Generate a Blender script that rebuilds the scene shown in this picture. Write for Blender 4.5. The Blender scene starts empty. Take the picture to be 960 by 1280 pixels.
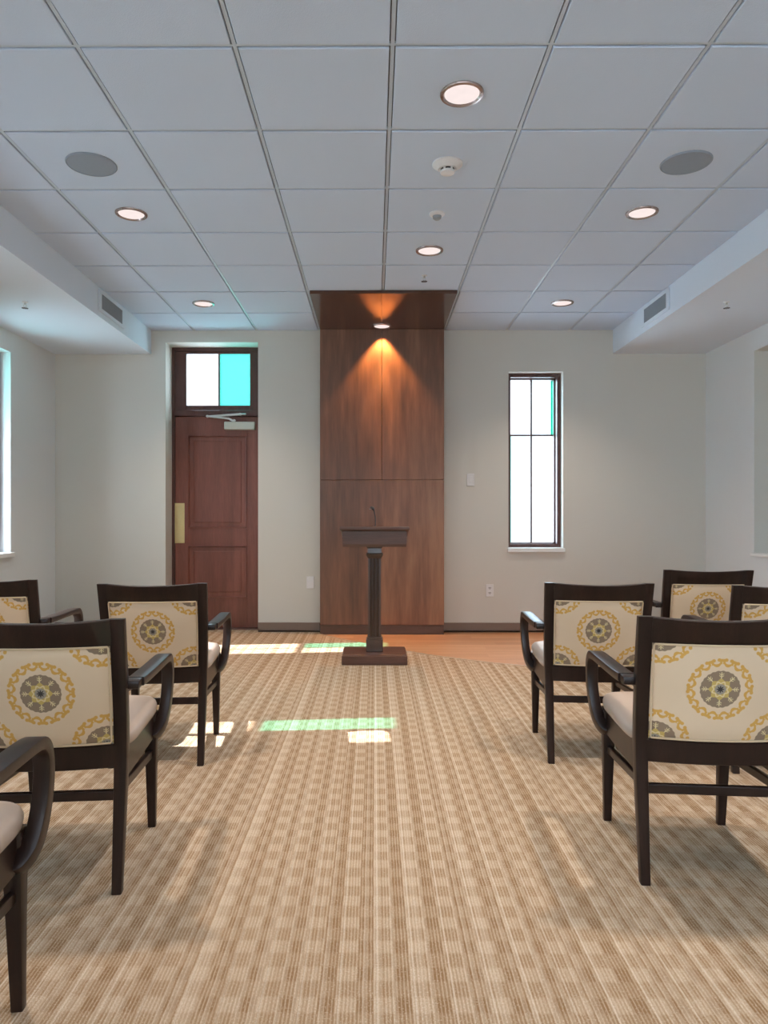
import bpy, bmesh, math, random
from mathutils import Vector, Matrix
random.seed(4)
PI = math.pi
sc = bpy.context.scene
col = sc.collection

# ------------------------------------------------------------------ node helpers
def srgb(r, g, b):
    def f(c):
        c /= 255.0
        return c / 12.92 if c <= 0.04045 else ((c + 0.055) / 1.055) ** 2.4
    return (f(r), f(g), f(b), 1.0)

class NT:
    def __init__(s, name):
        s.m = bpy.data.materials.new(name); s.m.use_nodes = True
        s.t = s.m.node_tree; s.t.nodes.clear()
        s.out = s.t.nodes.new('ShaderNodeOutputMaterial')
    def n(s, kind, **kw):
        nd = s.t.nodes.new(kind)
        for k, v in kw.items(): setattr(nd, k, v)
        return nd
    def put(s, sock, v):
        if v is None: return
        if isinstance(v, bpy.types.NodeSocket): s.t.links.new(v, sock)
        else: sock.default_value = v
    def M(s, op, a, b=None, c=None):
        nd = s.n('ShaderNodeMath', operation=op)
        s.put(nd.inputs[0], a); s.put(nd.inputs[1], b); s.put(nd.inputs[2], c)
        return nd.outputs[0]
    def mix(s, f, a, b):
        nd = s.n('ShaderNodeMix', data_type='RGBA')
        s.put(nd.inputs[0], f); s.put(nd.inputs[6], a); s.put(nd.inputs[7], b)
        return nd.outputs[2]
    def coords(s, which='Object'):
        return s.n('ShaderNodeTexCoord').outputs[which]
    def xyz(s, v):
        nd = s.n('ShaderNodeSeparateXYZ'); s.put(nd.inputs[0], v); return nd.outputs
    def vec(s, x, y, z):
        nd = s.n('ShaderNodeCombineXYZ')
        s.put(nd.inputs[0], x); s.put(nd.inputs[1], y); s.put(nd.inputs[2], z)
        return nd.outputs[0]
    def noise(s, v, scale, detail=3.0, rough=0.5):
        nd = s.n('ShaderNodeTexNoise'); s.put(nd.inputs['Vector'], v)
        nd.inputs['Scale'].default_value = scale; nd.inputs['Detail'].default_value = detail
        nd.inputs['Roughness'].default_value = rough
        return nd.outputs['Fac']
    def ramp(s, f, stops):
        nd = s.n('ShaderNodeValToRGB'); s.put(nd.inputs[0], f)
        el = nd.color_ramp.elements
        while len(el) < len(stops): el.new(0.5)
        for e, (p, c) in zip(el, stops): e.position = p; e.color = c
        return nd.outputs[0]
    def lt(s, a, b): return s.M('LESS_THAN', a, b)
    def band(s, a, lo, hi, soft):
        nd = s.n('ShaderNodeMapRange', interpolation_type='SMOOTHSTEP')
        s.put(nd.inputs[0], a)
        nd.inputs[1].default_value = lo - soft; nd.inputs[2].default_value = lo + soft
        nd2 = s.n('ShaderNodeMapRange', interpolation_type='SMOOTHSTEP')
        s.put(nd2.inputs[0], a)
        nd2.inputs[1].default_value = hi - soft; nd2.inputs[2].default_value = hi + soft
        return s.M('SUBTRACT', nd.outputs[0], nd2.outputs[0])
    def bump(s, h, strength, dist=0.01):
        nd = s.n('ShaderNodeBump'); nd.inputs['Strength'].default_value = strength
        nd.inputs['Distance'].default_value = dist; s.put(nd.inputs['Height'], h)
        return nd.outputs[0]
    def bsdf(s, color, rough=0.5, metal=0.0, coat=0.0, spec=None, normal=None, sheen=0.0):
        b = s.n('ShaderNodeBsdfPrincipled')
        s.put(b.inputs['Base Color'], color); s.put(b.inputs['Roughness'], rough)
        b.inputs['Metallic'].default_value = metal
        b.inputs['Coat Weight'].default_value = coat; b.inputs['Coat Roughness'].default_value = 0.12
        if spec is not None: b.inputs['Specular IOR Level'].default_value = spec
        if normal is not None: s.put(b.inputs['Normal'], normal)
        b.inputs['Sheen Weight'].default_value = sheen
        s.t.links.new(b.outputs[0], s.out.inputs[0])
        return b

def paint(name, rgb, rough=0.85, grain=0.15, spec=0.3):
    t = NT(name); c = t.coords()
    h = t.noise(c, 260, 2)
    cl = t.mix(t.noise(c, 1.3, 2), tuple(x * 0.97 for x in rgb[:3]) + (1,), rgb)
    t.bsdf(cl, rough, spec=spec, normal=t.bump(h, grain, 0.002)); return t.m

def wood(name, dark, mid, light, rough=0.35, coat=0.2, scale=1.0, axis='z', spec=0.5, mott=0.5):
    t = NT(name); c = t.xyz(t.coords())
    k = {'z': (9, 9, 0.9), 'x': (0.9, 9, 9), 'y': (9, 0.9, 9)}[axis]
    v = t.vec(*[t.M('MULTIPLY', c[i], k[i] * scale) for i in range(3)])
    f1 = t.noise(v, 1.0, 5, 0.6)
    v2 = t.vec(*[t.M('MULTIPLY', c[i], k[i] * scale * 9) for i in range(3)])
    f2 = t.noise(v2, 1.0, 3, 0.6)
    f = t.M('ADD', t.M('MULTIPLY', f1, 1 - 0.3), t.M('MULTIPLY', f2, 0.3))
    cl = t.ramp(f, [(0.5 - mott / 2.6, dark), (0.5, mid), (0.5 + mott / 2.6, light)])
    t.bsdf(cl, rough, coat=coat, spec=spec, normal=t.bump(f2, 0.06, 0.002)); return t.m

def plain(name, rgb, rough=0.5, metal=0.0, coat=0.0, spec=None):
    t = NT(name); f = t.noise(t.coords(), 40, 2)
    cl = t.mix(f, tuple(x * 0.93 for x in rgb[:3]) + (1,), rgb)
    t.bsdf(cl, rough, metal, coat, spec); return t.m

def glass(name, tint, k):
    t = NT(name)
    f = t.noise(t.coords(), 30, 2)
    tr = t.n('ShaderNodeBsdfTransparent'); tr.inputs[0].default_value = tint
    tl = t.n('ShaderNodeBsdfTranslucent'); t.put(tl.inputs[0], t.mix(f, tint, tuple(x * .95 for x in tint[:3]) + (1,)))
    gl = t.n('ShaderNodeBsdfGlossy'); gl.inputs['Roughness'].default_value = .15
    m = t.n('ShaderNodeMixShader'); m.inputs[0].default_value = k
    t.t.links.new(tr.outputs[0], m.inputs[1]); t.t.links.new(tl.outputs[0], m.inputs[2])
    m2 = t.n('ShaderNodeMixShader'); m2.inputs[0].default_value = 0.03
    t.t.links.new(m.outputs[0], m2.inputs[1]); t.t.links.new(gl.outputs[0], m2.inputs[2])
    t.t.links.new(m2.outputs[0], t.out.inputs[0]); return t.m

def emit(name, rgb, s):
    t = NT(name); e = t.n('ShaderNodeEmission')
    f = t.noise(t.coords(), 18, 1)
    t.put(e.inputs[0], t.mix(f, rgb, tuple(x * .9 for x in rgb[:3]) + (1,))); e.inputs[1].default_value = s
    t.t.links.new(e.outputs[0], t.out.inputs[0]); return t.m

MAT = {}
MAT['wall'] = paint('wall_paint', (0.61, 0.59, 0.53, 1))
MAT['wall_daylit'] = paint('wall_paint_daylit', (0.70, 0.72, 0.72, 1))  # same paint as the back wall, with cool daylight put into the colour
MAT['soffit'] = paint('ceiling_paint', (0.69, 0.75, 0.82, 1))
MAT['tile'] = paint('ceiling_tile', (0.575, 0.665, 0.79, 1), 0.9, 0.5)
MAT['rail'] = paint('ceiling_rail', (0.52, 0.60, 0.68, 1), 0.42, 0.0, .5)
MAT['gap'] = paint('ceiling_gap', (0.17, 0.18, 0.20, 1), 0.9, 0)
MAT['whitetrim'] = paint('white_trim', (0.78, 0.78, 0.76, 1), 0.45, 0)
MAT['base'] = paint('baseboard_vinyl', srgb(128, 110, 98), 0.5, 0)
MAT['espresso'] = wood('espresso_wood', (0.009, .005, .004, 1), (0.017, .008, .006, 1), (0.030, .013, .009, 1), 0.36, 0.08, 2.0, spec=.32)
MAT['lectern'] = wood('walnut_lectern', (0.055, .025, .017, 1), (0.095, .042, .029, 1), (0.14, .062, .043, 1), 0.35, 0.2, 1.5, 'x')
MAT['column'] = wood('dark_column', (0.045, .026, .019, 1), (0.065, .037, .027, 1), (0.09, .05, .037, 1), 0.30, 0.3, 1.5)
MAT['panel'] = wood('panel_veneer', (0.085, .052, .038, 1), (0.195, .097, .062, 1), (0.32, .165, .098, 1), 0.40, 0.05, 0.30, 'z', spec=.3, mott=.42)
MAT['canopy'] = wood('canopy_veneer', (0.05, .022, .014, 1), (0.075, .032, .019, 1), (0.10, .045, .027, 1), 0.13, 0.6, 0.4, 'y')
MAT['panelbase'] = wood('panel_base', (0.05, .03, .022, 1), (0.09, .05, .035, 1), (0.12, .07, .05, 1), 0.4, 0.1, 1, 'x')
MAT['door'] = wood('cherry_door', (0.13, .045, .030, 1), (0.19, .066, .045, 1), (0.26, .095, .066, 1), 0.36, 0.1, 1.0, spec=.4)
MAT['frame'] = wood('frame_wood', (0.06, .026, .021, 1), (0.09, .037, .030, 1), (0.13, .055, .042, 1), 0.35, 0.1, 1.2, spec=.4)
MAT['brass'] = plain('brass', (0.80, 0.62, 0.30, 1), 0.28, 1.0)
MAT['steel'] = plain('satin_steel', (0.62, 0.62, 0.58, 1), 0.35, 0.9)
MAT['closer'] = plain('closer_cover', (0.55, 0.54, 0.46, 1), 0.4, 0.4)
MAT['black'] = plain('black_plastic', (0.015, .015, .017, 1), 0.4)
MAT['white'] = plain('white_plastic', (0.72, 0.71, 0.70, 1), 0.4)
MAT['lamptrim'] = plain('lamp_trim', (0.42, 0.33, 0.30, 1), 0.25, 0.7)
MAT['grille'] = plain('speaker_grille', (0.27, 0.31, 0.36, 1), 0.7)
MAT['vent'] = plain('vent_fins', (0.30, 0.33, 0.35, 1), 0.5)
MAT['vinyl'] = plain('seat_vinyl', (0.46, 0.37, 0.31, 1), 0.42, spec=.5)
MAT['lens'] = emit('lamp_lens', (1.0, 0.86, 0.83, 1), 0.98)
MAT['clear'] = glass('frosted_white_glass', (0.97, 0.98, 1.0, 1), 0.10)
MAT['teal'] = glass('teal_glass', (0.30, 0.80, 0.72, 1), 0.12)
MAT['deepteal'] = glass('glow_strip_teal', (0.02, 0.55, 0.44, 1), 0.12)
MAT['pale'] = glass('pale_blue_glass', (0.90, 0.97, 1.0, 1), 0.10)

def make_carpet():
    t = NT('carpet_weave'); c = t.xyz(t.coords())
    nz = t.noise(t.coords(), 9, 2)
    x = t.M('ADD', c[0], t.M('MULTIPLY', nz, 0.004)); y = c[1]
    u = t.M('FRACT', t.M('DIVIDE', t.M('ADD', x, 10.0), 0.0905))
    v = t.M('FRACT', t.M('DIVIDE', t.M('ADD', y, 10.0), 0.113))
    colm = t.band(u, 0.05, 0.50, 0.05)          # dark column
    rowm = t.band(v, 0.06, 0.54, 0.07)          # checker row
    darkm = t.M('MULTIPLY', colm, rowm)
    lightm = t.M('MULTIPLY', t.M('SUBTRACT', 1.0, colm), rowm)
    a = (0.335, 0.228, 0.140, 1)
    base = t.mix(darkm, a, (0.240, 0.142, 0.070, 1))
    base = t.mix(lightm, base, (0.465, 0.352, 0.248, 1))
    line = t.band(t.M('FRACT', t.M('ADD', u, 0.46)), 0.03, 0.075, 0.012)
    base = t.mix(t.M('MULTIPLY', line, 0.5), base, (0.72, 0.64, 0.54, 1))
    # thin ribs along the room
    w = t.M('SINE', t.M('MULTIPLY', x, 2 * PI / 0.0090))
    rib = t.band(w, 0.35, 2.0, 0.4)
    base = t.mix(t.M('MULTIPLY', rib, 0.36), base, (0.68, 0.57, 0.45, 1))
    rib2 = t.band(w, -2.0, -0.6, 0.3)
    base = t.mix(t.M('MULTIPLY', rib2, 0.32), base, (0.25, 0.16, 0.09, 1))
    ribn = t.n('ShaderNodeTexWhiteNoise', noise_dimensions='2D')
    t.put(ribn.inputs['Vector'], t.vec(t.M('FLOOR', t.M('DIVIDE', x, 0.0090)), 0.0, 0.0))
    base = t.mix(t.M('MULTIPLY', t.band(ribn.outputs['Value'], 0.72, 2, 0.06), 0.26), base, (0.66, 0.56, 0.45, 1))
    base = t.mix(t.M('MULTIPLY', t.band(ribn.outputs['Value'], -1, 0.22, 0.06), 0.18), base, (0.24, 0.14, 0.07, 1))
    # tufts
    f = t.noise(t.vec(t.M('MULTIPLY', x, 3.0), y, 0.0), 190, 2)
    base = t.mix(t.band(f, 0.55, 2.0, 0.08), base, t.mix(0.45, base, (0.30, 0.18, 0.09, 1)))
    base = t.mix(t.band(t.noise(t.vec(x, t.M('MULTIPLY', y, .8), 3.0), 260, 2), 0.62, 2.0, 0.06), base, t.mix(0.35, base, (0.78, 0.68, 0.56, 1)))
    t.bsdf(base, 0.95, spec=0.05, normal=t.bump(t.M('ADD', f, t.M('MULTIPLY', w, .3)), 0.5, 0.003))
    return t.m
MAT['carpet'] = make_carpet()

def make_hardwood():
    t = NT('hardwood_planks'); c = t.xyz(t.coords())
    row = t.M('FLOOR', t.M('DIVIDE', c[1], 0.11))
    fr = t.M('FRACT', t.M('DIVIDE', c[1], 0.11))
    off = t.M('MULTIPLY', t.M('FRACT', t.M('MULTIPLY', row, 0.377)), 1.3)
    pl = t.M('FLOOR', t.M('DIVIDE', t.M('ADD', c[0], off), 1.1))
    r = t.n('ShaderNodeTexWhiteNoise', noise_dimensions='2D')
    t.put(r.inputs['Vector'], t.vec(row, pl, 0.0))
    g = t.noise(t.vec(t.M('MULTIPLY', c[0], 2.0), t.M('MULTIPLY', c[1], 30.0), row), 1.5, 4)
    f = t.M('ADD', t.M('MULTIPLY', r.outputs['Value'], .45), t.M('MULTIPLY', g, .55))
    cl = t.ramp(f, [(0.2, (0.42, .20, .095, 1)), (0.55, (0.54, .28, .14, 1)), (0.85, (0.66, .38, .21, 1))])
    cl = t.mix(t.band(fr, -1, 0.02, 0.01), cl, (0.12, .05, .02, 1))
    t.bsdf(cl, 0.35, coat=0.2); return t.m
MAT['hardwood'] = make_hardwood()

def make_fabric():
    t = NT('medallion_fabric'); c = t.xyz(t.coords())
    px = c[0]; pz = t.M('SUBTRACT', c[2], 0.618)
    cream = (0.66, 0.50, 0.335, 1); gold = (0.60, 0.335, 0.075, 1); grey = (0.25, 0.18, 0.12, 1)
    pale = (0.68, 0.55, 0.30, 1); dark = (0.045, 0.04, 0.035, 1); yel = (0.52, 0.37, 0.11, 1)
    base = t.mix(t.noise(t.coords(), 8, 2), cream, (0.70, 0.55, 0.385, 1))
    PX, PZ = 0.342, 0.336
    for k in (0, 1):
        ax = t.M('ADD', px, 10 * PX + PX / 2 + (PX / 2 if k else 0)); az = t.M('ADD', pz, 10 * PZ + PZ / 2 + (PZ / 2 if k else 0))
        qx = t.M('SUBTRACT', t.M('MULTIPLY', t.M('FRACT', t.M('DIVIDE', ax, PX)), PX), PX / 2)
        qz = t.M('SUBTRACT', t.M('MULTIPLY', t.M('FRACT', t.M('DIVIDE', az, PZ)), PZ), PZ / 2)
        r = t.M('SQRT', t.M('ADD', t.M('MULTIPLY', qx, qx), t.M('MULTIPLY', qz, qz)))
        th = t.M('ARCTAN2', qz, qx)
        def sn(n, ph=0.0): return t.M('SINE', t.M('ADD', t.M('MULTIPLY', th, float(n)), ph))
        # scroll ring: 16 round hooks opening outwards, joined by an inner chain
        s8 = t.M('ABSOLUTE', sn(8))
        r1 = t.M('ADD', 0.0745, t.M('MULTIPLY', t.M('POWER', t.M('SUBTRACT', 1.0, s8), 1.3), 0.016))
        ring = t.band(t.M('ABSOLUTE', t.M('SUBTRACT', r, r1)), -1, 0.0046, 0.0012)
        # curls on the outer rim
        seg = t.M('SUBTRACT', t.M('FRACT', t.M('ADD', t.M('DIVIDE', th, PI / 8), 8.0)), 0.5)
        arcx = t.M('MULTIPLY', seg, 0.0345)
        for sx in (-0.0075, 0.0075):
            dx = t.M('SUBTRACT', arcx, sx); dy = t.M('SUBTRACT', r, 0.0910)
            d = t.M('SQRT', t.M('ADD', t.M('MULTIPLY', dx, dx), t.M('MULTIPLY', dy, dy)))
            ring = t.M('MAXIMUM', ring, t.band(d, -1, 0.0052, 0.0012))
        dx = t.M('ABSOLUTE', t.M('SUBTRACT', t.M('ABSOLUTE', arcx), 0.0125))
        ring = t.M('MAXIMUM', ring, t.M('MULTIPLY', t.band(dx, -1, 0.0036, 0.001), t.band(r, 0.078, 0.094, 0.001)))
        base = t.mix(ring, base, gold)
        # grey disc
        rd = t.M('ADD', r, t.M('MULTIPLY', sn(24), 0.0008))
        base = t.mix(t.band(rd, -1, 0.0575, 0.001), base, grey)
        # eight snow-flake sprigs
        sg = t.M('SUBTRACT', t.M('FRACT', t.M('ADD', t.M('DIVIDE', th, PI / 4), 8.5)), 0.5)
        lat = t.M('ABSOLUTE', t.M('MULTIPLY', t.M('MULTIPLY', sg, PI / 4), r))
        stem = t.M('MULTIPLY', t.band(lat, -1, 0.0014, 0.0005), t.band(r, 0.032, 0.053, 0.001))
        for rr in (0.038, 0.044):
            tw = t.M('ABSOLUTE', t.M('SUBTRACT', t.M('SUBTRACT', r, rr), t.M('MULTIPLY', lat, 0.8)))
            stem = t.M('MAXIMUM', stem, t.M('MULTIPLY', t.band(tw, -1, 0.0012, 0.0005), t.band(lat, -1, 0.0068, 0.0005)))
        base = t.mix(stem, base, pale)
        # inner flower
        rf = t.M('ADD', r, t.M('MULTIPLY', sn(8, PI / 2), -0.0028))
        base = t.mix(t.band(rf, -1, 0.0305, 0.001), base, yel)
        rg = t.M('ADD', r, t.M('MULTIPLY', sn(8, PI / 2), 0.003))
        base = t.mix(t.band(rg, 0.0185, 0.0235, 0.001), base, pale)
        base = t.mix(t.band(r, -1, 0.0165, 0.001), base, (0.30, 0.26, 0.21, 1))
        base = t.mix(t.band(rf, -1, 0.0085, 0.001), base, dark)
    w = t.M('SINE', t.M('MULTIPLY', c[0], 3200.0)); w2 = t.M('SINE', t.M('MULTIPLY', c[2], 3200.0))
    t.bsdf(base, 0.7, spec=0.25, sheen=0.15, normal=t.bump(t.M('ADD', w, w2), 0.05, 0.0005))
    return t.m
MAT['fabric'] = make_fabric()
MAT['piping'] = plain('piping_cord', (0.62, 0.47, 0.30, 1), 0.5)

# ------------------------------------------------------------------ mesh helpers
def box(bm, x0, x1, y0, y1, z0, z1, bev=0.0, seg=2):
    vs = [bm.verts.new((x, y, z)) for x in (x0, x1) for y in (y0, y1) for z in (z0, z1)]
    fs = [(0, 1, 3, 2), (4, 6, 7, 5), (0, 4, 5, 1), (2, 3, 7, 6), (0, 2, 6, 4), (1, 5, 7, 3)]
    faces = [bm.faces.new([vs[i] for i in f]) for f in fs]
    if bev > 0:
        es = set(e for f in faces for e in f.edges)
        bmesh.ops.bevel(bm, geom=list(es), offset=bev, segments=seg, profile=0.5, affect='EDGES')
    return faces

def loft(bm, rings, closed=False, cap=True):
    vr = [[bm.verts.new(p) for p in r] for r in rings]
    n = len(vr[0])
    m = len(vr)
    for i in range(m if closed else m - 1):
        a, b = vr[i], vr[(i + 1) % m]
        for j in range(n):
            bm.faces.new((a[j], a[(j + 1) % n], b[(j + 1) % n], b[j]))
    if cap and not closed:
        bm.faces.new(list(reversed(vr[0]))); bm.faces.new(vr[-1])
    return vr

def rrect(w, h, r=None, n=2):
    """rounded rectangle outline in 2D, centred"""
    if r is None: r = min(w, h) * 0.2
    pts = []
    for cx, cy, a0 in ((w/2-r, h/2-r, 0), (-w/2+r, h/2-r, 90), (-w/2+r, -h/2+r, 180), (w/2-r, -h/2+r, 270)):
        for k in range(n + 1):
            a = math.radians(a0 + 90 * k / n)
            pts.append((cx + r * math.cos(a), cy + r * math.sin(a)))
    return pts

def catmull(P, n):
    out = []
    Q = [P[0]] + list(P) + [P[-1]]
    for i in range(1, len(Q) - 2):
        for k in range(n):
            t = k / n
            p0, p1, p2, p3 = Q[i-1], Q[i], Q[i+1], Q[i+2]
            out.append(tuple(0.5 * ((2*b) + (-a+c)*t + (2*a-5*b+4*c-d)*t*t + (-a+3*b-3*c+d)*t**3) for a, b, c, d in zip(p0, p1, p2, p3)))
    out.append(tuple(P[-1])); return out

def sweep(bm, pts, side=(1, 0, 0), closed=False, rad=.2):
    """pts: (x,y,z,w,h): w along side, h across"""
    rings = []; n = len(pts); S = Vector(side)
    for i, p in enumerate(pts):
        c = Vector(p[:3])
        a = Vector(pts[(i-1) % n if closed else max(i-1, 0)][:3]); b = Vector(pts[(i+1) % n if closed else min(i+1, n-1)][:3])
        t = (b - a).normalized(); s = (S - t * S.dot(t)).normalized(); u = t.cross(s)
        rings.append([c + s * q[0] + u * q[1] for q in rrect(p[3], p[4], min(p[3], p[4]) * rad)])
    loft(bm, rings, closed)

def tube(bm, pts, r, n=8, closed=False):
    rings = []; m = len(pts); prev = None
    for i in range(m):
        c = Vector(pts[i])
        a = Vector(pts[(i-1) % m if closed else max(i-1, 0)]); b = Vector(pts[(i+1) % m if closed else min(i+1, m-1)])
        t = (b - a).normalized()
        ref = prev if prev is not None else (Vector((0, 1, 0)) if abs(t.y) < 0.9 else Vector((1, 0, 0)))
        s = (ref - t * ref.dot(t)).normalized(); prev = s; u = t.cross(s)
        rr = r[i] if isinstance(r, (list, tuple)) else r
        rings.append([c + s * rr * math.cos(2*PI*k/n) + u * rr * math.sin(2*PI*k/n) for k in range(n)])
    loft(bm, rings, closed)

def lathe(bm, prof, n=48, center=(0, 0, 0), axis='z'):
    rings = []
    for r, z in prof:
        ring = []
        for k in range(n):
            a = 2 * PI * k / n; x, y = r * math.cos(a), r * math.sin(a)
            p = (x, y, z) if axis == 'z' else (x, z, y)
            ring.append((p[0] + center[0], p[1] + center[1], p[2] + center[2]))
        rings.append(ring)
    loft(bm, rings, cap=True)

def hstick(bm, secs):
    """stack of horizontal rounded rectangles (x,y,z,w,d)"""
    loft(bm, [[(x + a, y + b, z) for a, b in rrect(w, d, min(w, d) * .14)] for x, y, z, w, d in secs])

def obj(name, bm, mat, parent=None, smooth=None, kind=None, label=None, mats=None):
    bmesh.ops.recalc_face_normals(bm, faces=bm.faces)
    me = bpy.data.meshes.new(name); bm.to_mesh(me); bm.free()
    for m in (mats or [mat]): me.materials.append(m)
    o = bpy.data.objects.new(name, me); col.objects.link(o)
    if smooth is not None:
        for p in me.polygons: p.use_smooth = True
        me.set_sharp_from_angle(angle=math.radians(smooth))
    if parent: o.parent = parent
    if kind: o['kind'] = kind
    if label: o['label'] = label
    return o

def thing(name, label, cat, loc=(0, 0, 0), rotz=0.0, group=None, kind=None):
    o = bpy.data.objects.new(name, None); col.objects.link(o); o.empty_display_size = .1
    o.location = loc; o.rotation_euler = (0, 0, rotz)
    if label: o['label'] = label
    if cat: o['category'] = cat
    if group: o['group'] = group
    if kind: o['kind'] = kind
    return o

def dup(root, loc, rotz=0.0, label=None):
    r = root.copy(); col.objects.link(r); r.location = loc; r.rotation_euler = (0, 0, rotz)
    if label: r['label'] = label
    for ch in list(root.children):
        c = ch.copy(); col.objects.link(c); c.parent = r
        for g in list(ch.children):
            d = g.copy(); col.objects.link(d); d.parent = c
    return r

def nb(): return bmesh.new()

# ------------------------------------------------------------------ room
XL, XR, YB, YR = -3.12, 3.22, 7.06, -3.4
ZC = 2.94; ZS = 2.71; SL, SR = -2.18, 2.32
T = 0.30

def wall_cells(bm, u0, u1, z0, z1, holes, put):
    us = sorted(set([u0, u1] + [h[0] for h in holes] + [h[1] for h in holes]))
    zs = sorted(set([z0, z1] + [h[2] for h in holes] + [h[3] for h in holes]))
    for a, b in zip(us, us[1:]):
        run = None
        for c, d in zip(zs, zs[1:]):
            mu, mz = (a + b) / 2, (c + d) / 2
            hole = any(h[0] < mu < h[1] and h[2] < mz < h[3] for h in holes)
            if not hole:
                if run is None: run = [c, d]
                else: run[1] = d
            if hole or d == zs[-1]:
                if run: put(bm, a, b, run[0], run[1])
                run = None

WIN = (0.818, 2.535)
WY = [5.655, 3.235, 0.40, -2.2]; WW = 0.535  # last two left windows are unseen, added for their light
DO = (-2.04, -1.135, 0.0, 2.827)
b = nb(); wall_cells(b, XL - T, XR + 0.7, 0, 3.2, [DO, (1.306, 1.837, *WIN)], lambda bm, u, v, c, d: box(bm, u, v, YB, YB + T, c, d))
obj('wall_back', b, MAT['wall'], kind='structure')
b = nb(); wall_cells(b, YR - T, YB, 0, 3.2, [(y, y + WW, *WIN) for y in WY], lambda bm, u, v, c, d: box(bm, XL - T, XL, u, v, c, d))
obj('wall_left', b, MAT['wall_daylit'], kind='structure')
NI = (5.0, 6.16, 0.815, 2.53)
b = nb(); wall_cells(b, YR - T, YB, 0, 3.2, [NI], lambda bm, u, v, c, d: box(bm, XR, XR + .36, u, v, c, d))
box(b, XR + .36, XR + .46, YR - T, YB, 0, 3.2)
wr = obj('wall_right', b, MAT['wall_daylit'], kind='structure', mats=[MAT['wall_daylit'], MAT['wall']])
for p in wr.data.polygons:      # same paint; the niche's dimmer, warmer light is put into its face colour
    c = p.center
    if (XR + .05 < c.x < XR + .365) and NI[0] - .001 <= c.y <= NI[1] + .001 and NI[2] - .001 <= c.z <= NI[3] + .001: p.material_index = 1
RW = [(-2.7, -1.0), (-0.75, 0.95), (1.2, 2.9)]
b = nb(); wall_cells(b, XL, XR, 0, 3.2, [(a, c, 0.45, 2.45) for a, c in RW], lambda bm, u, v, c, d: box(bm, u, v, YR - T, YR, c, d))
obj('wall_rear', b, MAT['wall'], kind='structure')

# ceiling: slab, tegular tiles, exposed rails, soffits
b = nb(); box(b, XL, XR, YR, YB, 2.956, 3.2)
ceil = obj('ceiling', b, MAT['gap'], kind='structure')
xs = [SL] + [0.07 + .61 * k for k in range(-3, 4)] + [SR]
ys = [YB - .61 * k for k in range(0, 18) if YB - .61 * k > YR] + [YR]
b = nb()
g = 0.0125
for i in range(len(xs) - 1):
    for j in range(len(ys) - 1):
        x0 = xs[i] + (g if i else 0); x1 = xs[i+1] - (g if i < len(xs) - 2 else 0)
        y1 = ys[j] - (g if j else 0); y0 = ys[j+1] + (g if j < len(ys) - 2 else 0)
        c = 0.003
        loft(b, [[(x0, y0, 2.956), (x1, y0, 2.956), (x1, y1, 2.956), (x0, y1, 2.956)],
                 [(x0, y0, 2.943), (x1, y0, 2.943), (x1, y1, 2.943), (x0, y1, 2.943)],
                 [(x0 + c, y0 + c, 2.940), (x1 - c, y0 + c, 2.940), (x1 - c, y1 - c, 2.940), (x0 + c, y1 - c, 2.940)]])
obj('ceiling_tiles', b, MAT['tile'], parent=ceil, kind='structure')
b = nb()
for x in xs[1:-1]: box(b, x - .0075, x + .0075, YR, YB, 2.946, 2.957)
for y in ys[1:-1]: box(b, SL, SR, y - .0065, y + .0065, 2.9462, 2.957)
obj('ceiling_rails', b, MAT['rail'], parent=ceil, kind='structure')
b = nb(); box(b, XL, SL, YR, YB, ZS, 2.957); obj('ceiling_soffit_left', b, MAT['soffit'], kind='structure')
b = nb(); box(b, SR, XR, YR, YB, ZS, 2.957); obj('ceiling_soffit_right', b, MAT['soffit'], kind='structure')

# floor: hardwood under a carpet with a curved edge
b = nb(); box(b, XL - T, XR + .5, YR - T, YB + T, -0.12, -0.002)
obj('floor_hardwood', b, MAT['hardwood'], kind='structure')
edge = [(-.52, 6.92), (-.345, 6.69), (-.15, 6.47), (.05, 6.245), (.267, 6.055), (.43, 5.91), (.587, 5.79), (.88, 5.59), (1.18, 5.44), (1.5, 5.32), (1.8, 5.24), (2.1, 5.195), (2.4, 5.18), (2.8, 5.205), (XR, 5.28)]
b = nb()
poly = [(XL, YR), (XR, YR)] + list(reversed(edge)) + [(-.52, YB), (-1.135, YB), (-1.135, YB + .28), (-2.04, YB + .28), (-2.04, YB), (XL, YB)]
loft(b, [[(x, y, -0.002) for x, y in poly], [(x, y, 0.0) for x, y in poly]])
bmesh.ops.triangulate(b, faces=[f for f in b.faces if len(f.verts) > 4])
obj('floor', b, MAT['carpet'], kind='structure')
b = nb()
sweep(b, [(x, y, 0.0015, 0.016, 0.006) for x, y in edge], side=(0.3, 1, 0))
obj('trim_1', b, plain('edge_strip', (0.55, .42, .30, 1), .4, .3), kind='structure')

def baseboard(name, x0, x1, y0, y1):
    b = nb(); box(b, x0, x1, y0, y1, 0, 0.092, 0.003, 1); box(b, x0, x1, y0, y1, 0, 0.016)
    obj(name, b, MAT['base'], kind='structure')
baseboard('baseboard_back', XL, DO[0], YB - .012, YB)
baseboard('baseboard_back_middle', DO[1], -.53, YB - .012, YB)
baseboard('baseboard_back_right', .672, XR, YB - .012, YB)
baseboard('baseboard_left', XL, XL + .012, YR, YB - .012)
baseboard('baseboard_right', XR - .012, XR, YR, YB - .012)

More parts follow.
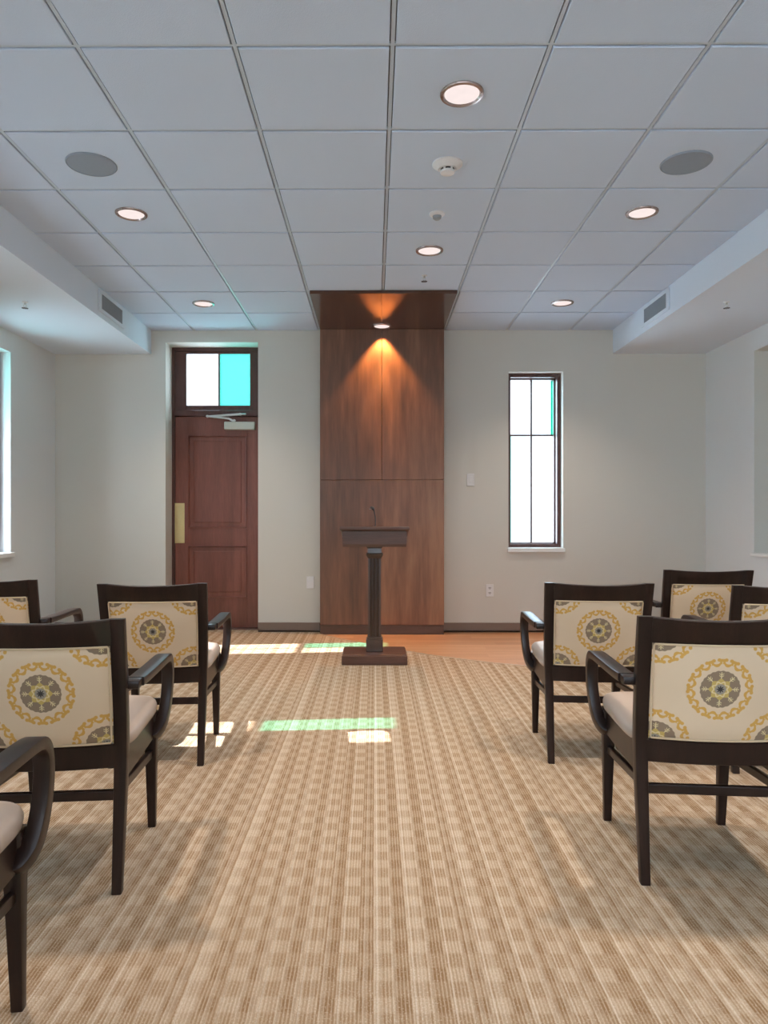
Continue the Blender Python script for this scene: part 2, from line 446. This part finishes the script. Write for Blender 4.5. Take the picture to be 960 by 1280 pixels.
# ------------------------------------------------------------------ windows
def window(name, loc, rotz, teal_top, w=0.531, z0=WIN[0], z1=WIN[1], panes=None, rail_z=1.938, strips=False):
    """local: x along the wall, +y to the outside, interior wall face at y=0"""
    t = thing(name, None, None, loc, rotz, kind='structure')
    fy0, fy1 = 0.09, 0.27
    b = nb(); f = 0.036
    for x0, x1 in ((-w/2, -w/2 + f), (w/2 - f, w/2)): box(b, x0, x1, fy0, fy1, z0, z1, .003, 1)
    for a, c in ((z0, z0 + f), (z1 - f, z1)): box(b, -w/2 + f, w/2 - f, fy0, fy1, a, c, .003, 1)
    # inner stepped sash
    s = 0.012
    for x0, x1 in ((-w/2 + f, -w/2 + f + s), (w/2 - f - s, w/2 - f)): box(b, x0, x1, .17, .26, z0 + f, z1 - f)
    for a, c in ((z0 + f, z0 + f + s), (z1 - f - s, z1 - f)): box(b, -w/2 + f + s, w/2 - f - s, .17, .26, a, c)
    obj('window_frame', b, MAT['frame'], t, kind='structure')
    gx0, gx1, gz0, gz1 = -w/2 + f + s, w/2 - f - s, z0 + f + s, z1 - f - s
    b = nb(); m = 0.016
    box(b, -m/2, m/2, .205, .245, gz0, gz1); box(b, gx0, gx1, .207, .243, rail_z - m/2, rail_z + m/2)
    obj('muntin', b, MAT['frame'], t, kind='structure')
    kinds = panes
    k = 0
    for (a, c) in ((rail_z, gz1), (gz0, rail_z)):
        for (x0, x1) in ((gx0, 0), (0, gx1)):
            if strips and k in (1, 2):  # added strips stand in for green light on the frame edges
                q0, q1 = (x1 - .017, x1 - .001) if k == 1 else (x0 + .001, x0 + .017)
                b = nb(); box(b, q0, q1, .223, .227, a + .001, c - .001)
                obj('glow_strip', b, MAT['deepteal'], t, kind='structure', label='narrow strip added for the green glow on the jamb')
                if k == 1: x1 -= .018
                else: x0 += .018
            b = nb(); box(b, x0 + .001, x1 - .001, .223, .227, a + .001, c - .001)
            obj('window_pane', b, MAT[kinds[k]], t, kind='structure', label='teal glass pane' if kinds[k] == 'teal' else None)
            k += 1
    b = nb(); box(b, -w/2 - .012, w/2 + .012, -.035, .0, z0 - .038, z0, .004, 2); box(b, -w/2, w/2, 0.0, .09, z0 - .004, z0 + .004)
    obj('window_sill', b, MAT['whitetrim'], t, kind='structure')
    return t
window('window_1', ((1.306 + 1.837) / 2, YB, 0), 0, False, panes=['clear', 'pale', 'pale', 'clear'], strips=True)
for i, y in enumerate(WY):
    window('window_%d' % (i + 2), (XL, y + WW / 2, 0), PI / 2, True, w=WW, panes=['clear', 'teal', 'clear', 'clear'])
for i, (a, c) in enumerate(RW):  # rear windows are unseen, added to let more daylight in
    t = thing('window_%d' % (i + 6), None, None, ((a + c) / 2, YR, 0), 0, kind='structure')
    w = c - a; b = nb()
    for x0, x1 in ((-w/2, -w/2 + .05), (w/2 - .05, w/2), (-.025, .025)): box(b, x0, x1, -.2, -.1, .45, 2.45)
    for z0, z1 in ((.45, .50), (2.40, 2.45), (1.75, 1.79)): box(b, -w/2, w/2, -.19, -.11, z0, z1)
    obj('window_frame', b, MAT['frame'], t, kind='structure')
    b = nb(); box(b, -w/2 + .05, w/2 - .05, -.152, -.148, .5, 2.4)
    obj('window_pane', b, MAT['clear'], t, kind='structure')
# niche sill on right wall
b = nb(); box(b, XR - .03, XR + .0, NI[0] - .01, NI[1] + .01, NI[2] - .022, NI[2], .004, 2); box(b, XR, XR + .36, NI[0], NI[1], NI[2] - .001, NI[2] + .004)
obj('trim_2', b, MAT['whitetrim'], kind='structure')

# ------------------------------------------------------------------ door
Y0 = 7.28
dr = thing('door_1', None, None, (-1.5875, Y0, 0), 0, kind='structure')
hw = 0.4525
b = nb(); j = 0.028
box(b, -hw, -hw + j, 0, .07, 0, 2.827, .003, 1); box(b, hw - j, hw, 0, .07, 0, 2.827, .003, 1)
box(b, -hw + j, hw - j, 0, .07, 2.79, 2.827, .003, 1)
box(b, -hw + j, hw - j, -.006, .07, 2.135, 2.195, .004, 1)
for x0, x1 in ((-hw + j - .002, -hw + j + .012), (hw - j - .012, hw - j + .002)): box(b, x0, x1, .066, .085, 0, 2.14)
box(b, -hw + j, hw - j, .066, .085, 2.115, 2.14)
obj('door_frame', b, MAT['frame'], dr, kind='structure')
# transom sash
tx0, tx1, tm = -1.897 + 1.5875 , -1.255 + 1.5875, -1.567 + 1.5875
tz0, tz1 = 2.245, 2.765
b = nb()
box(b, -hw + j, tx0, .012, .055, 2.195, 2.79, .003, 1); box(b, tx1, hw - j, .012, .055, 2.195, 2.79, .003, 1)
box(b, tx0, tx1, .012, .055, 2.195, tz0, .003, 1); box(b, tx0, tx1, .012, .055, tz1, 2.79, .003, 1)
box(b, tm - .008, tm + .008, .015, .05, tz0, tz1)
obj('transom_sash', b, MAT['frame'], dr, kind='structure')
for k, (a, c, mt) in enumerate(((tx0, tm - .008, 'clear'), (tm + .008, tx1, 'teal'))):
    b = nb(); box(b, a, c, .030, .034, tz0, tz1)
    obj('transom_pane', b, MAT[mt], dr, kind='structure', label='teal glass pane' if mt == 'teal' else 'white frosted glass pane')
# leaf with two sunken panels
b = nb()
lx0, lx1 = -hw + j + .003, hw - j - .003
px0, px1 = -1.885 + 1.5875, -1.285 + 1.5875
P = [(1.005, 1.945), (0.30, 0.835)]
box(b, lx0, px0, .014, .065, .008, 2.13, .002, 1); box(b, px1, lx1, .014, .065, .008, 2.13, .002, 1)
for a, c in ((.008, P[1][0]), (P[1][1], P[0][0]), (P[0][1], 2.13)): box(b, px0, px1, .014, .065, a, c, .0)
for a, c in P:
    m0 = .030
    # moulding: sloped border, then raised field
    def rect(x0, x1, z0, z1, y): return [(x0, y, z0), (x1, y, z0), (x1, y, z1), (x0, y, z1)]
    vr = [rect(px0, px1, a, c, .004), rect(px0 + .010, px1 - .010, a + .010, c - .010, .004), rect(px0 + .018, px1 - .018, a + .018, c - .018, .030), rect(px0 + .022, px1 - .022, a + .022, c - .022, .046),
          rect(px0 + m0, px1 - m0, a + m0, c - m0, .046), rect(px0 + m0 + .035, px1 - m0 - .035, a + m0 + .035, c - m0 - .035, .026)]
    loft(b, [rect(px0, px1, a, c, .03)] + vr)
obj('door_leaf', b, MAT['door'], dr, kind='structure')
b = nb(); box(b, -2.015 + 1.5875, -1.915 + 1.5875, .009, .015, .855, 1.26, .003, 2)
for z in (.88, 1.235):
    for x in (-.415, -.34): lathe(b, [(.004, -.001), (.004, -.003), (.0015, -.004)], 10, (x, .010, z), 'y')
obj('push_plate', b, MAT['brass'], dr, kind='structure', label='brass push plate')
b = nb(); box(b, -1.505 + 1.5875, -1.20 + 1.5875, -.045, .02, 1.995, 2.075, .008, 2)
cl = obj('door_closer', b, MAT['closer'], dr, kind='structure', label='brushed metal door closer')
b = nb()
sweep(b, [(-.0875 + .01, -.03, 2.128, .014, .020), (.25, -.03, 2.15, .014, .024)], side=(0, 1, 0))
sweep(b, [(-.09, -.038, 2.13, .012, .02), (.13, -.038, 2.105, .012, .02), (.185, -.03, 2.075, .012, .02)], side=(0, 1, 0))
for p in ((-.085, 2.128), (.245, 2.148), (.185, 2.085)): lathe(b, [(.013, -.05), (.013, -.02)], 16, (p[0], 0, p[1]), 'y')
box(b, .22, .30, -.035, .0, 2.142, 2.158, .003, 1)
obj('closer_arm', b, MAT['steel'], cl, kind='structure')
b = nb(); box(b, -hw, hw, -.10, .07, 0, .008, .003, 1)
obj('door_threshold', b, MAT['frame'], dr, kind='structure')

# ------------------------------------------------------------------ wood feature panel
wp = thing('wood_wall_panel', 'tall brown wood veneer panel with matching canopy, standing behind the lectern', 'wall panel', (0.07, 7.0, 0))
xa, xb = -.519 - .07, .664 - .07
zt = 2.912
def vp(x0, x1, z0, z1):
    b = nb(); box(b, x0, x1, -.10, .055, z0, z1, .0025, 1); return obj('veneer_panel', b, MAT['panel'], wp)
vp(xa, -.0015, 1.475, zt); vp(.0015, xb, 1.475, zt); vp(xa, xb, .092, 1.472)
b = nb(); box(b, xa + .003, xb - .003, -.092, .055, 0.0, .090); obj('plinth', b, MAT['panelbase'], wp)
b = nb(); box(b, xa, xb, 5.80 - 7.0, .055, zt, 2.939, .002, 1)
obj('canopy', b, MAT['canopy'], wp)

# ------------------------------------------------------------------ ceiling devices
def downlight(loc, label, group, r=.094):
    t = thing('recessed_downlight', label, 'ceiling light', loc, 0, group)
    b = nb(); lathe(b, [(r * .86, 0), (r, 0), (r, -.003), (r * .97, -.008), (r * .86, -.010), (r * .80, -.004), (r * .78, 0)], 48)
    bmesh.ops.delete(b, geom=[f for f in b.faces if len(f.verts) > 4], context='FACES_ONLY')
    obj('trim_ring', b, MAT['lamptrim'], t, smooth=40)
    b = nb(); lathe(b, [(.001, 0), (r * .815, 0), (r * .815, -.003), (.001, -.0035)], 40)
    obj('lens', b, MAT['lens'], t, label='glowing white lens')
    return t
G = 'round downlights in the tiled ceiling'
d0 = downlight((.375, 3.105, ZC), 'large-looking round downlight nearest the viewer, in front of the smoke detector', G)
for p, l in (((.375, 4.935), 'round ceiling downlight in the middle, between the small sensor and the sprinkler'),
             ((-1.455, 4.325), 'round ceiling downlight on the left, just past the left round speaker'),
             ((1.595, 4.325), 'round ceiling downlight on the right, just past the right round speaker'),
             ((-1.455, 6.155), 'small far downlight in the ceiling above the wooden door'),
             ((1.595, 6.155), 'small far downlight in the ceiling above the narrow window')):
    dup(d0, (p[0], p[1], ZC), 0, l)
UNSEEN_L = [(.375, 1.275), (-1.455, 2.495), (1.595, 2.495), (-1.455, -.555), (1.595, -.555), (.375, -1.775)]  # unseen; the forward pair follows chair shadows, the rest added for fill light
for p in UNSEEN_L:
    dup(d0, (p[0], p[1], ZC), 0, 'unseen round ceiling downlight, placed for its light')
downlight((0.07, 6.79, zt), 'round downlight set in the wood canopy, lighting the panel', None, .090)

def speaker(loc, label):
    t = thing('ceiling_speaker', label, 'speaker', loc, 0, 'round speakers in the ceiling')
    b = nb(); lathe(b, [(.001, 0), (.118, 0), (.118, -.006), (.001, -.008)], 48); obj('grille', b, MAT['grille'], t, smooth=40)
    b = nb(); lathe(b, [(.117, 0), (.126, 0), (.126, -.004), (.121, -.009), (.117, -.007)], 48)
    bmesh.ops.delete(b, geom=[f for f in b.faces if len(f.verts) > 4], context='FACES_ONLY')
    obj('rim', b, MAT['grille'], t, smooth=40)
    return t
s0 = speaker((-1.455, 3.715, ZC), 'grey round ceiling speaker on the left side')
dup(s0, (1.595, 3.715, ZC), 0, 'grey round ceiling speaker on the right side')

t = thing('smoke_detector', 'white smoke detector with dark slots, on the ceiling behind the nearest downlight', 'smoke detector', (.375, 3.72, ZC))
b = nb(); lathe(b, [(.001, 0), (.078, 0), (.078, -.008), (.070, -.013), (.048, -.030), (.001, -.030)], 40); obj('base', b, MAT['white'], t, smooth=35)
b = nb(); lathe(b, [(.001, -.030), (.036, -.030), (.036, -.040), (.001, -.040)], 32); sl = obj('smoke_slot', b, MAT['black'], t, smooth=35, label='dark intake slot')
b = nb()
for k in range(6):
    a = k * PI / 3; x, y = .036 * math.cos(a), .036 * math.sin(a); box(b, x - .005, x + .005, y - .005, y + .005, -.041, -.029)
lathe(b, [(.001, -.040), (.038, -.040), (.036, -.050), (.020, -.056), (.001, -.057)], 32)
obj('cover', b, MAT['white'], t, smooth=35)

t = thing('ceiling_sensor', 'small white sensor on the ceiling between smoke detector and middle downlight', 'sensor', (.375, 4.335, ZC))
b = nb(); lathe(b, [(.001, 0), (.048, 0), (.046, -.008), (.034, -.016), (.001, -.016)], 32); obj('base', b, MAT['white'], t, smooth=35)
b = nb(); lathe(b, [(.001, -.016), (.027, -.016), (.025, -.030), (.014, -.038), (.001, -.039)], 28); obj('lens_cap', b, MAT['vent'], t, smooth=35)

def sprinkler(loc, label):
    t = thing('sprinkler_head', label, 'sprinkler', loc, 0, 'ceiling sprinkler heads')
    b = nb(); lathe(b, [(.001, 0), (.022, 0), (.020, -.004), (.011, -.006), (.001, -.006)], 24); obj('escutcheon', b, MAT['white'], t, smooth=40)
    b = nb(); lathe(b, [(.001, -.006), (.008, -.006), (.007, -.020), (.001, -.020)], 12)
    for s in (-1, 1): tube(b, [(s * .006, 0, -.018), (s * .012, 0, -.028), (s * .003, 0, -.044)], .0022, 6)
    obj('frame_arms', b, MAT['steel'], t)
    b = nb()
    for k in range(10):
        a = 2 * PI * k / 10; ca, sa = math.cos(a), math.sin(a)
        sweep(b, [(0, 0, -.045, .005, .0018), (ca * .023, sa * .023, -.046, .008, .0022)], side=(-sa, ca, 0))
    obj('deflector', b, plain('dark_bronze' , (.06, .05, .05, 1), .4, .6) if 'dark_bronze' not in bpy.data.materials else bpy.data.materials['dark_bronze'], t)
    return t
s0 = sprinkler((.375, 5.45, ZC), 'small sprinkler head on the tiled ceiling, just before the wood canopy')
dup(s0, (-2.58, 5.33, ZS), 0, 'small sprinkler head under the left ceiling drop')
dup(s0, (2.60, 5.36, ZS), 0, 'small sprinkler head under the right ceiling drop')

def vent(x, s, label):
    """air grille on the soffit face at x; s = +1 faces +x"""
    t = thing('air_vent', label, 'air vent', (x, 5.985, 2.84), 0, 'air grilles on the ceiling drops')
    b = nb(); w, h = .285, .088
    for y0, y1 in ((-w, -w + .05), (w - .05, w)): box(b, min(0, s * .012), max(0, s * .012), y0, y1, -h, h, .002, 1)
    for z0, z1 in ((-h, -h + .028), (h - .028, h)): box(b, min(0, s * .0118), max(0, s * .0118), -w + .05, w - .05, z0, z1)
    obj('frame', b, MAT['soffit'], t)
    b = nb(); box(b, min(0, s * .001), max(0, s * .001), -w + .05, w - .05, -h + .028, h - .028); obj('backing', b, MAT['grille'], t)
    b = nb()
    n = 22
    for k in range(n):
        y = -w + .06 + (2 * w - .12) * k / (n - 1)
        loft(b, [[(s * .001, y, z), (s * .001, y + .0025, z), (s * .010, y + .0085, z), (s * .010, y + .006, z)] for z in (-h + .028, h - .028)])
    obj('fins', b, MAT['vent'], t)
vent(SL, 1, 'white framed air grille on the side of the left ceiling drop')
vent(SR, -1, 'white framed air grille on the side of the right ceiling drop')

# ------------------------------------------------------------------ wall plates
def plate(name, label, cat, x, z, holes):
    t = thing(name, label, cat, (x, YB, z))
    b = nb(); box(b, -.036, .036, -.008, 0, -.060, .060, .003, 2)
    obj('cover_plate', b, MAT['white'], t)
    if holes == 'outlet':
        for dz in (-.024, .024):
            b = nb(); box(b, -.017, .017, -.0115, -.007, dz - .017, dz + .017, .003, 2); s = obj('socket', b, MAT['white'], t)
            b = nb()
            for dx in (-.007, .007): box(b, dx - .0028, dx + .0028, -.0132, -.011, dz - .004, dz + .010)
            lathe(b, [(.003, -.013), (.003, -.011)], 10, (0, 0, dz - .009), 'y')
            obj('slots', b, MAT['black'], s, label='black slots')
    elif holes == 'switch':
        b = nb(); box(b, -.017, .017, -.012, -.007, -.033, .033, .002, 2); obj('rocker', b, MAT['white'], t)
plate('power_outlet', 'white power outlet low on the wall right of the wood panel', 'outlet', 1.123, .405, 'outlet')
plate('light_switch', 'white switch plate on the wall between wood panel and narrow window', 'switch', .937, 1.483, 'switch')
plate('outlet_cover', 'pale blank wall plate low between the door and wood panel', 'wall plate', -.625, .483, None)

# ------------------------------------------------------------------ lectern
L = thing('lectern', 'dark wooden lectern with fluted column and square base, before the wood panel', 'lectern', (0.001, 5.66, 0))
b = nb()
box(b, -.249, .249, -.18, .18, 0, .070, .004, 2); box(b, -.242, .242, -.173, .173, .066, .079, .004, 2)
obj('base', b, MAT['lectern'], L)
b = nb(); box(b, -.065, .065, -.065, .065, .079, .175, .004, 2); box(b, -.058, .058, -.058, .058, .17, .192, .006, 2)
obj('column_foot', b, MAT['column'], L)
# fluted square column: profile with flutes on every side
def fluted(h, n=3):
    pts = []; nf = 3; gw = .021; gd = .010
    c = [(-h, -h), (h, -h), (h, h), (-h, h)]
    for s in range(4):
        a = Vector(c[s]); e = Vector(c[(s + 1) % 4]); d = (e - a).normalized(); nrm = Vector((-d.y, d.x))
        pts.append(tuple(a)); Ln = 2 * h
        for k in range(nf):
            m = Ln * (k + 1) / (nf + 1)
            for q in range(7):
                al = PI * q / 6
                pts.append(tuple(a + d * (m - gw / 2 * math.cos(al)) + nrm * gd * math.sin(al)))
    return pts
b = nb(); f = fluted(.050)
loft(b, [[(x, y, z) for x, y in f] for z in (.19, .805)])
obj('fluted_column', b, MAT['column'], L)
b = nb()
def sq(h, z): return [(-h, -h, z), (h, -h, z), (h, h, z), (-h, h, z)]
loft(b, [sq(.050, .80), sq(.052, .805), sq(.064, .825), sq(.066, .838), sq(.054, .842), sq(.052, .880), sq(.060, .886), sq(.062, .895)])
obj('capital', b, MAT['column'], L)
# desk: box with splayed left/right cheeks and slanted top sloping down toward the speaker's side
b = nb()
def quad(hx, y0, y1, za, zb): return [(-hx, y0, za), (hx, y0, za), (hx, y1, zb), (-hx, y1, zb)]
loft(b, [quad(.240, -.165, .19, .896, .896), quad(.242, -.17, .20, .915, .910), quad(.246, -.175, .21, 1.018, .950)])
obj('desk_box', b, MAT['lectern'], L)
b = nb()
loft(b, [quad(.246, -.178, .215, 1.014, .945), quad(.262, -.200, .235, 1.024, .952), quad(.264, -.203, .238, 1.036, .964), quad(.262, -.202, .236, 1.046, .974), quad(.256, -.195, .23, 1.052, .980)])
obj('desk_top', b, MAT['lectern'], L)
b = nb(); sweep(b, [(-.246, .232, .992, .012, .02), (.246, .232, .992, .012, .02)], side=(0, 1, 0)); obj('book_ledge', b, MAT['lectern'], L)
t = thing('gooseneck_microphone', 'thin black gooseneck microphone standing on the lectern', 'microphone', (0.002, 5.60, 1.036))
b = nb(); lathe(b, [(.001, -.006), (.020, -.004), (.020, .010), (.008, .018), (.001, .018)], 20); obj('mount', b, MAT['black'], t, smooth=40)
b = nb(); pts = catmull([(.004, 0, .015), (.006, 0, .06), (.003, .0, .10), (-.006, .005, .135), (-.012, .012, .150)], 6); tube(b, pts, .0042, 8); obj('gooseneck', b, MAT['black'], t, smooth=40)
b = nb(); tube(b, [(-.008, .005, .140), (-.012, .010, .152), (-.020, .018, .160), (-.030, .026, .163)], [.006, .011, .011, .007], 10); obj('capsule', b, MAT['black'], t, smooth=40)
b = nb(); tube(b, [(-.018, .016, .146), (-.034, .022, .148), (-.040, .026, .147)], [.002, .0025, .004], 6); obj('clip', b, MAT['steel'], t)

# ------------------------------------------------------------------ chairs
def lerp(a, b, t): return a + (b - a) * t
POST = [(.197, 0, 0, .029, .032), (.201, .012, .20, .034, .038), (.206, .016, .40, .039, .042), (.2105, -.010, .56, .041, .038), (.2135, -.042, .70, .043, .034), (.216, -.076, .832, .044, .028)]
def post_at(z, i):
    for p, q in zip(POST, POST[1:]):
        if p[2] <= z <= q[2]: return lerp(p[i], q[i], (z - p[2]) / (q[2] - p[2]))
    return POST[-1][i]
def back_y(x, z, bow=0.030):
    h = .216
    return post_at(z, 1) - bow * (1 - min(1, (x / h) ** 2))

def make_chair(label):
    t = thing('armchair', label, 'chair', (0, 0, 0), 0, 'upholstered armchairs facing the lectern')
    E = MAT['espresso']
    for s in (-1, 1):
        b = nb(); P = catmull(POST, 4)
        hstick(b, [(s * p[0], p[1], p[2], p[3], p[4]) for p in P]); obj('rear_leg', b, E, t, smooth=40)
        b = nb(); hstick(b, [(s * .203, .470, 0, .027, .028), (s * .204, .455, .20, .036, .036), (s * .205, .445, .335, .043, .044), (s * .205, .443, .425, .043, .044)]); obj('front_leg', b, E, t, smooth=40)
    # top rail (curved), bottom rail
    def rail(z0, z1, th, bow, up=0.0):
        b = nb(); rings = []; n = 16
        for i in range(n + 1):
            u = -1 + 2 * i / n; x = u * .198
            dz = up * (u * u)
            y0 = back_y(x, z0, bow); y1 = back_y(x, z1, bow)
            rings.append([(x, y0 - th/2, z0 + .003), (x, y0 - th/2 + .003, z0), (x, y0 + th/2, z0), (x, y1 + th/2, z1 + dz), (x, y1 - th/2 + .003, z1 + dz), (x, y1 - th/2, z1 - .003 + dz)])
        loft(b, rings); return b
    obj('top_rail', rail(.752, .824, .024, .030, .008), E, t, smooth=30)
    obj('bottom_rail', rail(.376, .448, .026, .026), E, t, smooth=30)
    # upholstered back
    b = nb(); nx, nz = 28, 18
    def surf(side):
        g = []
        for i in range(nx + 1):
            row = []
            for k in range(nz + 1):
                v = k / nz; z = lerp(.450, .755, v); hwx = lerp(.1885, .1945, v)
                u = -1 + 2 * i / nx; x = u * hwx
                puff = (.011 if side < 0 else .020) * (1 - abs(u) ** 7) * (1 - abs(2 * v - 1) ** 7)
                y = back_y(x, z, .029) + side * (.009 + puff)
                row.append(b.verts.new((x, y, z)))
            g.append(row)
        return g
    A, B = surf(-1), surf(1)
    for i in range(nx):
        for k in range(nz):
            b.faces.new((A[i][k], A[i+1][k], A[i+1][k+1], A[i][k+1])); b.faces.new((B[i][k], B[i][k+1], B[i+1][k+1], B[i+1][k]))
    ring = [(i, 0) for i in range(nx)] + [(nx, k) for k in range(nz)] + [(i, nz) for i in range(nx, 0, -1)] + [(0, k) for k in range(nz, 0, -1)]
    for q, r in zip(ring, ring[1:] + ring[:1]): b.faces.new((A[q[0]][q[1]], B[q[0]][q[1]], B[r[0]][r[1]], A[r[0]][r[1]]))
    bp = obj('back_cushion', b, MAT['fabric'], t, smooth=60, label='cream back cushion with gold and grey medallions')
    b = nb(); pts = []
    def pp(u, v):
        z = lerp(.4545, .7505, v); x = u * lerp(.1845, .1905, v); return (x, back_y(x, z, .029) - .0155, z)
    N = 14
    pts = [pp(-.985 + 1.97 * i / N, 0) for i in range(N + 1)] + [pp(1, .02 + .96 * i / 8) for i in range(9)] + [pp(.985 - 1.97 * i / N, 1) for i in range(N + 1)] + [pp(-1, .98 - .96 * i / 8) for i in range(9)]
    tube(b, pts, .0034, 6, closed=True); obj('piping', b, MAT['piping'], bp, smooth=60)
    # arms
    for s in (-1, 1):
        P = [(.247, .022, .628, .050, .026), (.249, .080, .627, .052, .026), (.252, .180, .627, .052, .025), (.254, .300, .627, .052, .025), (.256, .390, .626, .050, .027),
             (.258, .432, .618, .046, .030), (.259, .462, .590, .042, .033), (.259, .472, .545, .040, .036), (.256, .471, .485, .038, .042), (.250, .462, .428, .037, .048), (.240, .447, .382, .038, .052), (.222, .432, .354, .040, .052), (.205, .426, .346, .036, .046)]
        b = nb(); Q = catmull(P, 4)
        sweep(b, [(s * p[0],) + tuple(p[1:]) for p in Q], rad=.13)
        box(b, min(s * .212, s * .266), max(s * .212, s * .266), -.022, .048, .614, .6395, .004, 2); obj('armrest', b, E, t, smooth=35)
    # apron
    b = nb()
    for s in (-1, 1): loft(b, [[(s * .196, y, .335), (s * .218, y, .335), (s * .218, y, .428), (s * .196, y, .428)] for y in (.02, .44)])
    box(b, -.2, .2, .435, .457, .335, .428)
    obj('apron', b, E, t)
    # seat
    b = nb(); nx, ny = 18, 18; rings = []
    def sup(a, n=5.0):
        c, s_ = math.cos(a), math.sin(a)
        return math.copysign(abs(c) ** (2 / n), c), math.copysign(abs(s_) ** (2 / n), s_)
    levels = [(.422, .955), (.428, .985), (.438, 1.0), (.447, 1.0), (.458, .985), (.467, .95), (.473, .87), (.477, .7), (.480, .4), (.4805, .02)]
    for z, k in levels:
        r = []
        for q in range(56):
            cx, cy = sup(2 * PI * q / 56, 7)
            r.append((.232 * k * cx, .256 + .236 * k * cy, z + (.008 * (cy * k + 1) / 2 if z > .43 else 0)))
        rings.append(r)
    loft(b, rings); obj('seat', b, MAT['vinyl'], t, smooth=50, label='beige seat cushion')
    # stretchers
    for s in (-1, 1):
        b = nb(); sweep(b, [(s * .2035, .455, .272, .018, .028), (s * .201, .014, .305, .018, .028)]); obj('stretcher', b, E, t)
    b = nb(); sweep(b, [(-.20, .012, .290, .020, .030), (.20, .012, .290, .020, .030)], side=(0, 1, 0)); obj('stretcher', b, E, t)
    b = nb(); sweep(b, [(-.20, .452, .300, .020, .026), (.20, .452, .300, .020, .026)], side=(0, 1, 0)); obj('stretcher', b, E, t)
    return t

R = math.radians
spots = [
    ((1.028, 2.216), -5.0, 'front chair right of the aisle, nearest on the right, its whole medallion back in view'),
    ((-.968, 2.150), 5.5, 'armchair on the left whose large medallion back is cut by the left photo edge'),
    ((-.985, 3.265), 4.5, 'armchair in front of the wooden door, aisle end of the left row'),
    ((1.006, 3.306), -4.5, 'armchair beside the aisle on the right, whole back seen below the narrow window'),
    ((1.850, 4.085), -4.5, 'farthest right armchair, its back seen against the white right wall corner'),
    ((1.785, 3.180), -5.0, 'armchair at right photo edge, only a back corner showing above the nearest chair'),
    ((-1.822, 3.430), 5.0, 'armchair at the far left edge, only the right end of its back and arm showing'),
    ((-.978, 1.171), 5.0, 'nearest armchair at bottom left, only its armrest and front leg in view'),
]
c0 = make_chair(spots[0][2])
c0.location = (*spots[0][0], 0); c0.rotation_euler = (0, 0, R(spots[0][1]))
for p, a, l in spots[1:]:
    dup(c0, (*p, 0), R(a), l)

# ------------------------------------------------------------------ light
w = bpy.data.worlds.new('daylight'); sc.world = w; w.use_nodes = True
bg = w.node_tree.nodes['Background']; bg.inputs[0].default_value = (0.88, 0.93, 1.0, 1); bg.inputs[1].default_value = 1.12

def light(name, kind, loc, energy, color, rot=(0, 0, 0), **kw):
    l = bpy.data.lights.new(name, kind); l.energy = energy; l.color = color
    for k, v in kw.items(): setattr(l, k, v)
    o = bpy.data.objects.new(name, l); col.objects.link(o); o.location = loc; o.rotation_euler = rot
    return o
sun = light('sun', 'SUN', (-8, 5, 8), 27.0, (1.0, 0.98, 0.97), angle=R(0.5))
sun.rotation_euler = Vector((1.0, 0.10, -0.714)).to_track_quat('-Z', 'Y').to_euler()
def sky(name, d, e, c, ang):
    o = light(name, 'SUN', (0, 0, 9), e, c, angle=R(ang)); o.rotation_euler = Vector(d).to_track_quat('-Z', 'Y').to_euler()
sky('sky_light_west', (1, 0, -.22), 28.0, (0.64, 0.84, 1.0), 150)
sky('sky_light_north', (0, -1, -.25), 16.0, (0.72, 0.88, 1.0), 140)
sky('sky_light_south', (0, 1, -.15), 8.0, (0.82, 0.92, 1.0), 130)
WARM = (1.0, 0.86, 0.73)
for p in [(.375, 3.105), (.375, 4.935), (-1.455, 4.325), (1.595, 4.325), (-1.455, 6.155), (1.595, 6.155)]:
    light('downlight_lamp', 'SPOT', (p[0], p[1], ZC - .02), 105 if p[1] < 4 else 75, WARM, spot_size=R(110), spot_blend=0.9, shadow_soft_size=.05)
for p in UNSEEN_L:
    light('downlight_lamp', 'SPOT', (p[0], p[1], ZC - .02), 140 if p[1] > 2 else 50, WARM, spot_size=R(110), spot_blend=0.9, shadow_soft_size=.06)
light('canopy_lamp', 'SPOT', (.07, 6.825, zt - .012), 105, (1.0, 0.46, 0.14), spot_size=R(84), spot_blend=0.5, shadow_soft_size=.02)
light('canopy_lamp_core', 'SPOT', (.07, 6.80, zt - .012), 150, (1.0, 0.47, 0.15), rot=(R(3), 0, 0), spot_size=R(34), spot_blend=1.0, shadow_soft_size=.02)

# ------------------------------------------------------------------ camera
cd = bpy.data.cameras.new('camera'); cam = bpy.data.objects.new('camera', cd); col.objects.link(cam)
cd.sensor_fit = 'HORIZONTAL'; cd.sensor_width = 36.0; cd.lens = 36.0 * 905 / 960
TH = R(0.35)
cam.location = (0, 0, 1.13); cam.rotation_euler = (PI / 2, 0, TH)
cd.shift_x = (480 - (468 - 905 * math.tan(TH))) / 960.0
cd.shift_y = 5 / 960.0
cd.clip_start = .05
sc.camera = cam
vs = sc.view_settings
sc.display_settings.display_device = 'sRGB'
vs.view_transform = 'Standard'; vs.look = 'None'; vs.gamma = 1.0; vs.use_curve_mapping = False
vs.exposure = 0.08
sc.cycles.max_bounces = 10; sc.cycles.diffuse_bounces = 6; sc.cycles.transparent_max_bounces = 12
sc.cycles.sample_clamp_indirect = 6.0
sc.cycles.caustics_reflective = False; sc.cycles.caustics_refractive = False
sc.cycles.use_denoising = True
